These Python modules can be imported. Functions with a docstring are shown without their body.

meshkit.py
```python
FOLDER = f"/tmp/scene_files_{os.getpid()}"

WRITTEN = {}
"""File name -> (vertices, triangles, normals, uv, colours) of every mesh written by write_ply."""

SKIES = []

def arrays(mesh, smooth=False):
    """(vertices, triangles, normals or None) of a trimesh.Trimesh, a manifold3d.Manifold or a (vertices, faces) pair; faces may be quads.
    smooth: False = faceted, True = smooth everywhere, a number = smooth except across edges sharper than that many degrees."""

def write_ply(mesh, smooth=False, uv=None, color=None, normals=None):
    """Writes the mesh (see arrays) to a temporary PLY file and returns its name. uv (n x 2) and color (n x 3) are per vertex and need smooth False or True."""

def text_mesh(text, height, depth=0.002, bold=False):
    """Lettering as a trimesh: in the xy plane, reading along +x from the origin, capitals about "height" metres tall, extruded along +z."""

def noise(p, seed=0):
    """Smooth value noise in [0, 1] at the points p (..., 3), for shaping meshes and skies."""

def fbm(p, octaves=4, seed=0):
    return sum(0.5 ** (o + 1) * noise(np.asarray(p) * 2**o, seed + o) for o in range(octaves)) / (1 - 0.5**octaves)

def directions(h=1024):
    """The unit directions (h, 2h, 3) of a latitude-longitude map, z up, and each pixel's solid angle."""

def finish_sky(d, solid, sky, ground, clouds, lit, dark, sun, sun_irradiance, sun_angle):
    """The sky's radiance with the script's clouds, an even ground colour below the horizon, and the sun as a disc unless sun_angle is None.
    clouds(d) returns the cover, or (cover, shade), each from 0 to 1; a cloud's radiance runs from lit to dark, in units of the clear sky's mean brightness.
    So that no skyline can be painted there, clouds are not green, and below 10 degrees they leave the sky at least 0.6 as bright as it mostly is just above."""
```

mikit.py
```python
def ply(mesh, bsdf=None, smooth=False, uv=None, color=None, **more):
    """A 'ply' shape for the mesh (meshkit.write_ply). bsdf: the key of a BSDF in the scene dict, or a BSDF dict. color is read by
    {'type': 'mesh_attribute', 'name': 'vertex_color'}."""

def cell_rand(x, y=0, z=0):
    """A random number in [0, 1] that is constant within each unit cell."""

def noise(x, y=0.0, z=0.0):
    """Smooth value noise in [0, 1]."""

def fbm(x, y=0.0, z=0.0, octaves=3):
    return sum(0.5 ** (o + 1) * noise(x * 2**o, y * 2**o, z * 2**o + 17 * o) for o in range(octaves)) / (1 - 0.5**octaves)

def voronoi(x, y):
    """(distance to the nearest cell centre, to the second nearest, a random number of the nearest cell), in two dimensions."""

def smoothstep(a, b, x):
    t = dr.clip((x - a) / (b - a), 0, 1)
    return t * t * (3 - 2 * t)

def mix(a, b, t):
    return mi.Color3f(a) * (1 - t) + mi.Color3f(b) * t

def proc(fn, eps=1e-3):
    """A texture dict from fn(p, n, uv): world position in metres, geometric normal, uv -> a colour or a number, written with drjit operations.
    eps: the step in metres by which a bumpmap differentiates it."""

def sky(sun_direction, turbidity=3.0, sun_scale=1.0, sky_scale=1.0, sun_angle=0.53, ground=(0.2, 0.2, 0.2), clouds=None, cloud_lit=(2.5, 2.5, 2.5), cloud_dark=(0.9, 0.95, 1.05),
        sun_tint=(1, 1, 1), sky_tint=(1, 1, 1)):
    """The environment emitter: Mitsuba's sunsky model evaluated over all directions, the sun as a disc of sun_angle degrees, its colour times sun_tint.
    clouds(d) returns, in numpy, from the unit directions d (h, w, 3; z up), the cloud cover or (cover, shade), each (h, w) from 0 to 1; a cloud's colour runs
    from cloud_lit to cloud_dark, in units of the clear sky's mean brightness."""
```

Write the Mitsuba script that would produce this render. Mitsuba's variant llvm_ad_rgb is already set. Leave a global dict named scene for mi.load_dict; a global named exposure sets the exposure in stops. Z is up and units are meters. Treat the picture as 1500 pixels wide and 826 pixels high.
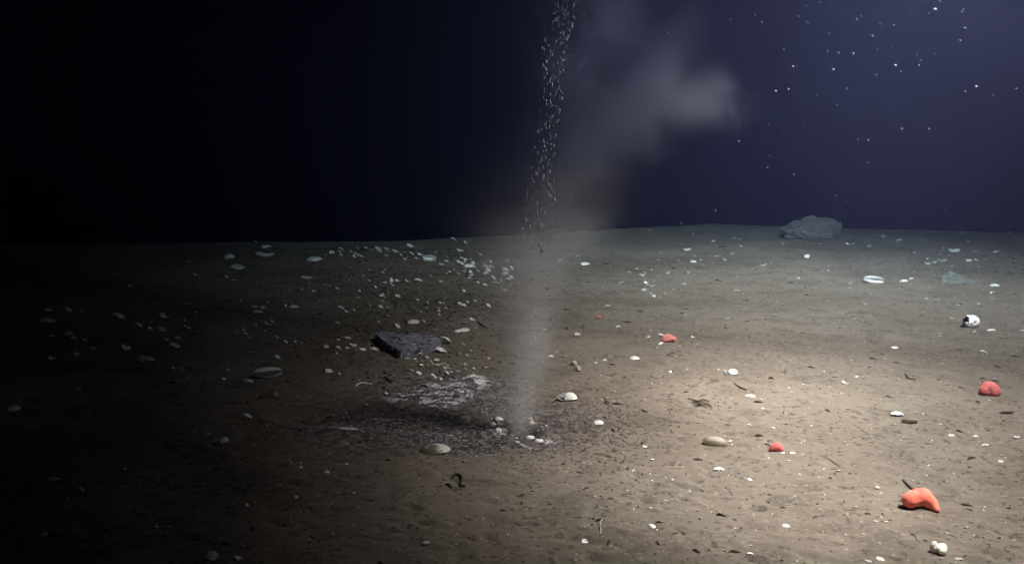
import math, random
import numpy as np, trimesh, drjit as dr, mitsuba as mi
import mikit, meshkit
from mikit import proc, noise, fbm, voronoi, smoothstep, mix

T = mi.ScalarTransform4f
scene, labels = {}, {}

# ---------------------------------------------------------------- camera, sky, lamps, exposure
EYE = np.array([0.0, 0.0, 0.80])                 # the vehicle's camera, 0.8 m above the seabed
PITCH = math.radians(7.15)
FOV = 60.0
scene['camera'] = {'type': 'perspective', 'fov': FOV, 'fov_axis': 'x', 'near_clip': 0.02, 'far_clip': 400.0,
                   'to_world': T().look_at(origin=EYE.tolist(), target=[0, math.cos(PITCH), float(EYE[2]) - math.sin(PITCH)], up=[0, 0, 1]),
                   'medium': {'type': 'ref', 'id': 'sea_water'}}
exposure = 0.0
# deep below the daylight: a sky so dim that it is black
scene['sky'] = {**mikit.sky([0.2, 0.3, 0.9], turbidity=3, sun_scale=0.0, sky_scale=1e-5), 'sampling_weight': 0.05}

# the water: red is lost first, blue is what comes back from the lamps' beams
scene['sea_water'] = {'type': 'homogeneous', 'sigma_t': {'type': 'rgb', 'value': [0.102, 0.078, 0.070]},
                      'albedo': {'type': 'rgb', 'value': [0.029, 0.038, 0.092]}, 'phase': {'type': 'isotropic'}}

# lamps of the diving vehicle, on its boom to the right of its camera: (position, aim, cutoff, beam share, colour, power);
# each is five nested spot cones, added so that its beam fades softly towards the edge
LAMPS = [((1.70, 2.00, 2.60), (1.04, 3.24, 0.0), 27.4, 0.36, (1.0, 0.885, 0.79), 146.0),
         ((1.72, 2.05, 2.60), (3.20, 13.0, 0.0), 43.0, 0.04, (1.03, 0.95, 0.89), 940.0),
         ((1.70, 1.50, 2.60), (0.68, 2.10, 0.0), 17.0, 0.38, (1.0, 0.88, 0.785), 108.0),
         ((2.35, 3.10, 1.25), (-1.5, 3.05, 1.11), 15.5, 0.40, (0.66, 0.73, 1.0), 27.0)]
for o, a, cut, share, c, pw in LAMPS:
    for k, (part, weight) in enumerate(((1.62, 0.025), (1.24, 0.155), (0.98, 0.28), (0.72, 0.29), (0.46, 0.25))):
        n_light = len([1 for x in scene.values() if x['type'] == 'spot'])
        scene[f'lamp_light_{n_light:03d}'] = {
            'type': 'spot', 'to_world': T().look_at(origin=[o[0], o[1], o[2] + 0.012 * k], target=list(a), up=[0, 0, 1]),
            'cutoff_angle': cut * part, 'beam_width': cut * part * share, 'intensity': {'type': 'rgb', 'value': [pw * weight * x for x in c]}}

# ---------------------------------------------------------------- helpers
def numbered(key):
    if key not in labels and key not in scene:
        return key
    k = 1
    while f'{key}_{k:03d}' in labels or f'{key}_{k:03d}' in scene:
        k += 1
    return f'{key}_{k:03d}'

def ray(px, py):
    """The view ray through a pixel of the 1500 x 826 photograph: where a thing was seen to stand."""
    f = 750 / math.tan(math.radians(FOV / 2))
    u, v = (px - 750) / f, (413 - py) / f
    d = np.array([u, math.cos(PITCH) + v * math.sin(PITCH), -math.sin(PITCH) + v * math.cos(PITCH)])
    return d

# ---------------------------------------------------------------- the seabed
CREST = np.array([[-12, 9.2], [-5, 9.5], [-2.7, 9.75], [-1.2, 10.0], [-0.4, 10.6], [1.4, 12.1], [3.1, 13.3], [4.3, 12.3], [6.2, 11.5], [12, 11.0]])
def base_height(x, y):
    """Large forms: a gently uneven plain that drops away behind a low crest."""
    x, y = np.asarray(x, float), np.asarray(y, float)
    p = np.stack([x * 0.9, y * 0.9, 0 * x], -1)
    z = 0.045 * (meshkit.fbm(p, 2, seed=3) - 0.5) * np.clip(1.4 - y / 12, 0.25, 1)
    d = np.maximum(y - np.interp(x, CREST[:, 0], CREST[:, 1]), 0)
    drop = np.where(d < 1.2, 0.09 * d * d, 0.09 * 1.44 + 0.216 * (d - 1.2))
    z = z - 12 * np.tanh(drop / 12)
    d = np.maximum(0.6 - y, 0)
    return z - 0.0 * d

def on_ground(px, py):
    d = ray(px, py)
    z = 0.0
    for _ in range(7):
        t = (EYE[2] - z) / -d[2]
        z = float(base_height(d[0] * t, d[1] * t))
    return np.array([d[0] * t, d[1] * t, z])

VENT = on_ground(760, 637)
MAT = [(on_ground(655, 575), 0.33, 0.30), (on_ground(700, 640), 0.28, 0.20), (on_ground(610, 625), 0.40, 0.28), (on_ground(810, 615), 0.20, 0.22)]
def mat_mask(x, y):
    m = 0
    for c, rx, ry in MAT:
        m = np.maximum(m, np.exp(-(((x - c[0]) / rx) ** 2 + ((y - c[1]) / ry) ** 2) ** 1.5))
    return m

rng = np.random.default_rng(11)
PITS = []                                         # burrow mouths and little mud heaps: x, y, length, width, turn, height
for k in range(3400):
    y = 1.5 * (8.5 / 1.5) ** rng.random()
    x = rng.uniform(-0.62, 0.66) * y + 0.1
    s = rng.uniform(0.006, 0.016) * (1 + 0.10 * y)
    PITS.append((x, y, s * rng.uniform(1, 2.6), s * 0.7, rng.uniform(-0.9, 0.3), s * rng.choice([-0.65, 0.35, -0.5, 0.25])))
for px, py, L in [(1097, 613, .03), (890, 683, .035), (1095, 768, .03), (1330, 552, .03), (1162, 690, .02), (1080, 425, .05), (1240, 435, .06), (1180, 437, .05), (1115, 560, .04)]:
    c = on_ground(px, py)
    PITS.append((c[0], c[1], L, L * .5, -0.4, -L * 0.4))

def axis(lo, hi, fine_lo, fine_hi, step, growth):
    a = [fine_lo]
    while a[-1] < fine_hi:
        a.append(a[-1] + step)
    s = step
    while a[-1] < hi:
        s *= growth
        a.append(a[-1] + s)
    b, s = [fine_lo], step
    while b[-1] > lo:
        s *= growth
        b.append(b[-1] - s)
    return np.array(b[:0:-1] + a)

xs = axis(-60, 60, -1.3, 1.7, 0.0065, 1.025)
ys = [1.4]
while ys[-1] < 80:
    ys.append(ys[-1] + 0.0052 * (ys[-1] / 1.8) ** 1.25)
back, s = [1.4], 0.0052
while back[-1] > -15:
    s *= 1.05
    back.append(back[-1] - s)
ys = np.array(back[:0:-1] + ys)
X, Y = np.meshgrid(xs, ys)
Z = base_height(X, Y)
near = np.clip(1.6 - np.maximum(np.abs(X) / 3.2, Y / 7.5), 0, 1)
P3 = np.stack([X, Y, 0 * X], -1)
Z += near * (0.009 * (meshkit.fbm(P3 * 6, 3, seed=5) - 0.5) + 0.0045 * (meshkit.fbm(P3 * 34, 2, seed=6) - 0.5))
M = mat_mask(X, Y)
Z += M * (0.011 * (meshkit.fbm(P3 * 60, 2, seed=8) - 0.5) + 0.012 * (meshkit.noise(P3 * 15, seed=9) - 0.5))
for cx, cy, L, W, a, h in PITS:
    i0, i1 = np.searchsorted(xs, [cx - 3 * L, cx + 3 * L])
    j0, j1 = np.searchsorted(ys, [cy - 3 * L, cy + 3 * L])
    if i1 > i0 and j1 > j0:
        dx, dy = X[j0:j1, i0:i1] - cx, Y[j0:j1, i0:i1] - cy
        u, v = dx * math.cos(a) + dy * math.sin(a), -dx * math.sin(a) + dy * math.cos(a)
        q = (u / L) ** 2 + (v / W) ** 2
        Z[j0:j1, i0:i1] += h * np.exp(-q) - 0.25 * h * np.exp(-((u + L) ** 2 / L ** 2 + v ** 2 / (W * 1.6) ** 2))
dv = np.hypot((X - VENT[0]), (Y - VENT[1]))
wob = 0.006 * (meshkit.noise(P3 * 30, seed=12) - 0.5)
Z += -0.085 * np.exp(-((dv + wob) / 0.042) ** 4) + 0.016 * np.exp(-((dv - 0.075 + 2 * wob) / 0.03) ** 2) * (0.5 + meshkit.noise(P3 * 25, seed=13))
def ground_z(x, y):
    i, j = int(np.clip(np.searchsorted(xs, x), 1, len(xs) - 1)), int(np.clip(np.searchsorted(ys, y), 1, len(ys) - 1))
    return float(Z[j - 1:j + 1, i - 1:i + 1].mean())
n, m = len(xs), len(ys)
idx = np.arange(n * m).reshape(m, n)
quads = np.stack([idx[:-1, :-1], idx[:-1, 1:], idx[1:, 1:], idx[1:, :-1]], -1).reshape(-1, 4)

def mud_colour(p, nrm, uv):
    big = fbm(p.x * 1.3 + 7, p.y * 1.3, 2.0, octaves=3)
    mid = fbm(p.x * 9, p.y * 9, 5.0, octaves=3)
    fine = fbm(p.x * 70, p.y * 70, p.z * 70, octaves=3)
    c = mix((0.136, 0.110, 0.090), (0.175, 0.143, 0.118), smoothstep(0.3, 0.7, big))
    c = mix(c, mi.Color3f(0.095, 0.078, 0.062), 0.5 * smoothstep(0.52, 0.72, mid))
    c = mix(c, mi.Color3f(0.060, 0.049, 0.040), 0.6 * smoothstep(0.60, 0.70, fine))
    c = mix(c, mi.Color3f(0.23, 0.20, 0.17), 0.35 * smoothstep(0.68, 0.74, fbm(p.x * 95 + 31, p.y * 95, 1.0, octaves=2)))
    # the dark sulphide-stained ground round the vent and the pale mat that grows on it
    m = mi.Float(0)
    for cc, rx, ry in MAT:
        q = dr.square((p.x - float(cc[0])) / rx) + dr.square((p.y - float(cc[1])) / ry)
        m = dr.maximum(m, (0.6 if cc[0] > 0.1 else 1.0) * dr.exp(-q * dr.sqrt(q)))
    m = dr.clip(m * 1.15 + 0.5 * (mid - 0.5), 0, 1)
    grain = fbm(p.x * 55, p.y * 55, 9.0, octaves=3)
    stain_shade = mix((0.076, 0.064, 0.060), (0.160, 0.138, 0.138), smoothstep(0.34, 0.64, grain))
    c = mix(c, stain_shade, smoothstep(0.05, 0.95, m))
    w = mi.Float(0)
    for px, py, rx, ry in WHITE:
        q = dr.square((p.x - px) / rx) + dr.square((p.y - py) / ry)
        w = dr.maximum(w, dr.exp(-q))
    w = w * smoothstep(0.40, 0.62, fbm(p.x * 26 + 3, p.y * 40, 4.0, octaves=3))
    return mix(c, mi.Color3f(0.62, 0.59, 0.64), 0.85 * smoothstep(0.08, 0.62, w))
WHITE = []
for px, py, rx, ry in [(652, 575, .11, .15), (692, 560, .07, .10), (640, 590, .08, .07), (600, 582, .08, .06), (735, 640, .05, .05), (795, 647, .04, .012), (765, 655, .06, .012), (505, 628, .05, .02)]:
    c = on_ground(px, py)
    WHITE.append((float(c[0]), float(c[1]), rx, ry))
scene['mud_surface'] = {'type': 'principled', 'base_color': proc(mud_colour), 'roughness': 0.85, 'specular': 0.15}
scene['mud_relief'] = {'type': 'bumpmap', 'bsdf': {'type': 'ref', 'id': 'mud_surface'},
                       'texture': proc(lambda p, nn, uv: fbm(p.x * 85, p.y * 85, p.z * 85, octaves=3) * 0.006, eps=2e-3), 'scale': 1.0}
scene['seabed'] = mikit.ply((np.stack([X, Y, Z], -1).reshape(-1, 3), quads), 'mud_relief', smooth=True)
labels['seabed'] = {'kind': 'structure', 'label': 'brown muddy seabed with dark burrow specks and a pale grainy patch round the vent'}

# ---------------------------------------------------------------- the water itself: one closed box of it
scene['haze'] = {'type': 'cube', 'to_world': T().translate([0, 32, -3.7]).scale([80, 60, 9.9]), 'bsdf': {'type': 'null'},
                 'interior': {'type': 'ref', 'id': 'sea_water'}}
labels['haze'] = {'kind': 'stuff', 'label': 'deep sea water that glows dark blue in the lamp beams'}

# ---------------------------------------------------------------- materials of the things
scene['shell_chalk'] = {'type': 'twosided', 'bsdf': {'type': 'principled', 'base_color': {'type': 'mesh_attribute', 'name': 'vertex_color'}, 'roughness': 0.5, 'specular': 0.4}}
scene['stone'] = {'type': 'twosided', 'bsdf': {'type': 'principled', 'base_color': {'type': 'mesh_attribute', 'name': 'vertex_color'}, 'roughness': 0.9, 'specular': 0.15}}
scene['slimy_skin'] = {'type': 'principled', 'base_color': {'type': 'mesh_attribute', 'name': 'vertex_color'}, 'roughness': 0.8, 'specular': 0.2, 'sheen': 0.3}
scene['frosted_gas'] = {'type': 'principled', 'base_color': {'type': 'rgb', 'value': [0.80, 0.82, 0.88]}, 'roughness': 0.25, 'specular': 0.6}
scene['floating_flake'] = {'type': 'diffuse', 'reflectance': {'type': 'rgb', 'value': [0.40, 0.40, 0.44]}}

# ---------------------------------------------------------------- shape builders: each returns (vertices, triangles, colours)
def grid_faces(nu, nv, wrap=True, flip=False, off=0):
    f = []
    for i in range(nu - 1):
        for j in range(nv if wrap else nv - 1):
            a, b = off + i * nv + j, off + i * nv + (j + 1) % nv
            c, d = a + nv, b + nv
            f += [[a, c, b], [b, c, d]] if flip else [[a, b, c], [b, d, c]]
    return f

def valve(L, W, H, seed=0, nu=9, nv=30, ridge=0.02, tint=(0.80, 0.77, 0.72), brown=0.0, chip=0.0, grow=9, stain_shade=1.0):
    """One half of a bivalve shell, dome up, hinge towards +y, rim at z = 0; a thin shell with an inside."""
    r = np.random.default_rng(seed)
    th = np.linspace(0, 2 * np.pi, nv, endpoint=False)
    cx, sy = np.cos(th), np.sin(th)
    rim = np.stack([L / 2 * np.sign(cx) * np.abs(cx) ** 0.92, W / 2 * np.sign(sy) * np.abs(sy) ** 0.95 * (1 - 0.16 * cx)], -1)
    rim *= (1 + 0.05 * (meshkit.noise(np.stack([cx * 2, sy * 2, cx * 0 + seed], -1), seed=seed) - 0.5))[:, None]
    if chip:
        rim *= (1 - chip * np.clip(meshkit.noise(np.stack([cx * 2.4, sy * 2.4, cx * 0 + seed * 1.7], -1), seed=seed + 5) * 2.4 - 1.1, 0, 1))[:, None]
    beak = np.array([L * r.uniform(0.10, 0.2), W * 0.36])
    s = np.linspace(0.02, 1, nu) ** 0.8
    P = beak * (1 - s[:, None, None]) + rim[None] * s[:, None, None]
    rho2 = (P[..., 0] / (L / 2)) ** 2 + (P[..., 1] / (W / 2)) ** 2
    z = H * np.clip(1.02 - rho2, 0, 1) ** 0.7 * (1 + ridge * np.sin(s * grow * 2 * np.pi))[:, None]
    z += 0.03 * H * (meshkit.noise(np.stack([P[..., 0] / L * 7, P[..., 1] / L * 7, 0 * z + seed], -1)) - 0.5)
    thick = 0.05 * W
    out = np.concatenate([P, z[..., None]], -1).reshape(-1, 3)
    inn = np.concatenate([P * 0.96, np.maximum(z - thick, -0.002 * L)[..., None]], -1).reshape(-1, 3)
    k = meshkit.fbm(np.stack([P[..., 0] / L * 5, P[..., 1] / L * 9, 0 * z + seed * 3.1], -1), 3).reshape(-1)
    t = np.array(tint)
    sg = np.repeat(s, nv)
    co = t * (0.90 + 0.10 * np.sin(sg * grow * 2 * np.pi))[:, None] * (0.70 + 0.52 * k)[:, None]
    if brown:
        b = np.clip((k - 0.5 + (sg - 0.55) * 0.9) * 4 + brown, 0, 1)[:, None]
        co = co * (1 - b) + np.array([0.20, 0.165, 0.115]) * (0.7 + 0.6 * k)[:, None] * b
    ci = stain_shade * np.clip(t * 1.05, 0, 0.86) * (0.85 + 0.25 * k)[:, None]  # a low factor here paints shade into the hollow
    n = nu * nv
    lip_o, lip_i = out[-nv:], inn[-nv:]
    v = np.vstack([out, inn, lip_o, lip_i])
    c = np.vstack([co, ci, co[-nv:], co[-nv:]])
    f = grid_faces(nu, nv) + grid_faces(nu, nv, flip=True, off=n) + grid_faces(2, nv, off=2 * n)
    return v, np.array(f), c

def lump(rx, ry, rz, seed=0, sub=3, rough=0.35, freq=2.2, tint=(0.3, 0.27, 0.24), flat=0.0, mottle=0.5, sharp=False):
    m = trimesh.creation.icosphere(subdivisions=sub)
    d = np.array(m.vertices)
    q = meshkit.fbm(d * freq + seed * 7.3, 3, seed=seed)
    q = np.abs(q - 0.5) * 2 if sharp else q - 0.5
    v = d * (1 + rough * q)[:, None] * [rx, ry, rz]
    if flat:
        v[:, 2] = np.where(v[:, 2] < -flat * rz, -flat * rz + 0.15 * (v[:, 2] + flat * rz), v[:, 2])
    k = meshkit.fbm(d * freq * 3 + seed, 3, seed=seed + 1)
    c = np.array(tint) * (1 - mottle / 2 + mottle * k)[:, None]
    return v, np.array(m.faces), np.clip(c, 0, 0.88)

def tube(points, radii, seed=0, sides=10, tint=(0.04, 0.033, 0.027), wob=0.1):
    """A round-ended soft tube along a bent line."""
    from scipy.interpolate import CubicSpline
    p, r = np.asarray(points, float), np.asarray(radii, float)
    t = np.arange(len(p))
    tt = np.linspace(0, len(p) - 1, max(8, 6 * (len(p) - 1)))
    q, rr = (CubicSpline(t, p)(tt), np.maximum(np.interp(tt, t, r), 1e-5)) if len(p) > 2 else (np.stack([np.interp(tt, t, p[:, i]) for i in range(3)], -1), np.interp(tt, t, r))
    d0, d1 = q[0] - q[1], q[-1] - q[-2]
    d0, d1 = d0 / np.linalg.norm(d0), d1 / np.linalg.norm(d1)
    cap = np.radians([88, 60, 30])
    q = np.vstack([q[0] + d0 * rr[0] * np.sin(cap)[:, None], q, q[-1] + d1 * rr[-1] * np.sin(cap[::-1])[:, None]])
    rr = np.concatenate([rr[0] * np.cos(cap), rr, rr[-1] * np.cos(cap[::-1])])
    g = np.gradient(q, axis=0)
    g /= np.linalg.norm(g, axis=1, keepdims=True)
    up = np.where(np.abs(g[:, 2:]) > 0.9, [[1.0, 0, 0]], [[0, 0, 1.0]])
    a = np.cross(g, up)
    a /= np.linalg.norm(a, axis=1, keepdims=True)
    b = np.cross(a, g)
    an = np.linspace(0, 2 * np.pi, sides, endpoint=False)
    v = q[:, None] + rr[:, None, None] * (np.cos(an)[None, :, None] * a[:, None] + np.sin(an)[None, :, None] * b[:, None])
    scale = rr.max()
    v = v + (v - q[:, None]) * (wob * 2 * (meshkit.noise(v / scale * 1.3 + seed * 3.3, seed=seed) - 0.5))[..., None]
    v = v.reshape(-1, 3)
    c = np.array(tint) * (0.8 + 0.4 * meshkit.noise(v / scale * 1.5 + seed))[:, None]
    f = np.array(grid_faces(len(q), sides, flip=True))
    return v, f, np.clip(c, 0, 0.88)

def rot(rx=0, ry=0, rz=0):
    rx, ry, rz = (math.radians(a) for a in (rx, ry, rz))
    X_ = np.array([[1, 0, 0], [0, math.cos(rx), -math.sin(rx)], [0, math.sin(rx), math.cos(rx)]])
    Y_ = np.array([[math.cos(ry), 0, math.sin(ry)], [0, 1, 0], [-math.sin(ry), 0, math.cos(ry)]])
    Z_ = np.array([[math.cos(rz), -math.sin(rz), 0], [math.sin(rz), math.cos(rz), 0], [0, 0, 1]])
    return Z_ @ Y_ @ X_

def settle(meshes, at, sink=0.12, lift=0.0):
    """Lets a thing made of these meshes rest on the mud at a point, its foot sunk by a share of its height."""
    lo, hi = min(m[0][:, 2].min() for m in meshes), max(m[0][:, 2].max() for m in meshes)
    dz = ground_z(at[0], at[1]) - lo - sink * (hi - lo) + lift
    return [(m[0] + [at[0], at[1], dz], m[1], m[2]) for m in meshes]

def merge(meshes):
    v, f, c, o = [], [], [], 0
    for m in meshes:
        v.append(m[0]); f.append(m[1] + o); c.append(m[2]); o += len(m[0])
    return np.vstack(v), np.vstack(f), np.vstack(c)

def thing(name, mesh, bsdf, label, cat, group=None, parts=()):
    key = numbered(name)
    if mesh is not None:
        scene[key] = mikit.ply((mesh[0], mesh[1]), bsdf, smooth=True, color=mesh[2])
    labels[key] = {'label': label, 'category': cat}
    if group:
        labels[key]['group'] = group
    for pname, pm, pb in parts:
        k = numbered(f'{key}__{pname}')
        scene[k] = mikit.ply((pm[0], pm[1]), pb, smooth=True, color=pm[2])
    return key

def px_size(px, py, w):
    """Metres across of something w pixels wide standing at that spot of the seabed."""
    c = on_ground(px, py)
    depth = float(np.dot(c - EYE, [0, math.cos(PITCH), -math.sin(PITCH)]))
    return w * depth * math.tan(math.radians(FOV / 2)) / 750

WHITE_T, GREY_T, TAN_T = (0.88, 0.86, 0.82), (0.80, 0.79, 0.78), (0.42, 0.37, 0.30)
seed_no = [100]
def next_seed():
    seed_no[0] += 1
    return seed_no[0]

def shell_meshes(L, kind, tint=WHITE_T, brown=0.0, asp=0.5, tilt=(0, 0), turn=0, fine=True, gape=40):
    """'dome': a valve lying dome up; 'dish': hollow side up; 'pair': two valves still joined at the hinge, lying agape."""
    s = next_seed()
    nu, nv = (10, 34) if fine else (5, 12)
    if kind == 'pair':
        a = valve(L, L * asp, L * 0.15, s, nu, nv, tint=tint, brown=brown)
        b = valve(L, L * asp, L * 0.15, s + 1, nu, nv, tint=tint, brown=brown)
        hy = L * asp * 0.46
        out = []
        for m, sg in ((a, 1), (b, -1)):
            v = m[0] - [0, hy, 0]
            if sg < 0:
                v = v * [1, 1, -1]
                fc = m[1][:, ::-1]
            else:
                fc = m[1]
            v = v @ rot(sg * -gape / 2).T                      # the hinge line along x opens the valves
            out.append((v @ rot(tilt[0], tilt[1], turn).T, fc, m[2]))
        return out
    if kind == 'split':                                        # one valve hollow side up with its inside darkened to paint the shade in the gap, the other half over it
        a = valve(L * 0.92, L * asp, L * 0.17, s, nu, nv, tint=tint, stain_shade=0.16)
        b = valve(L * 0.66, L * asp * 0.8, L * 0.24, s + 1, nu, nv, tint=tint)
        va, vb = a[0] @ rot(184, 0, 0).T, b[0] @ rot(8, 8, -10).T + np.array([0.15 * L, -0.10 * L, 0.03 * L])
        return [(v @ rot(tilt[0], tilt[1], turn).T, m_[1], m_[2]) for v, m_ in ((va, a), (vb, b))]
    m = valve(L, L * asp, L * (0.18 + 0.08 * ((s * 0.618) % 1)), s, nu, nv, tint=tint, brown=brown, chip=(0.0 if brown > 0.3 else 0.22) if fine else 0.6)
    v = m[0] if kind == 'dome' else m[0] @ rot(180).T
    return [(v @ rot(tilt[0], tilt[1], turn).T, m[1], m[2])]

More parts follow.
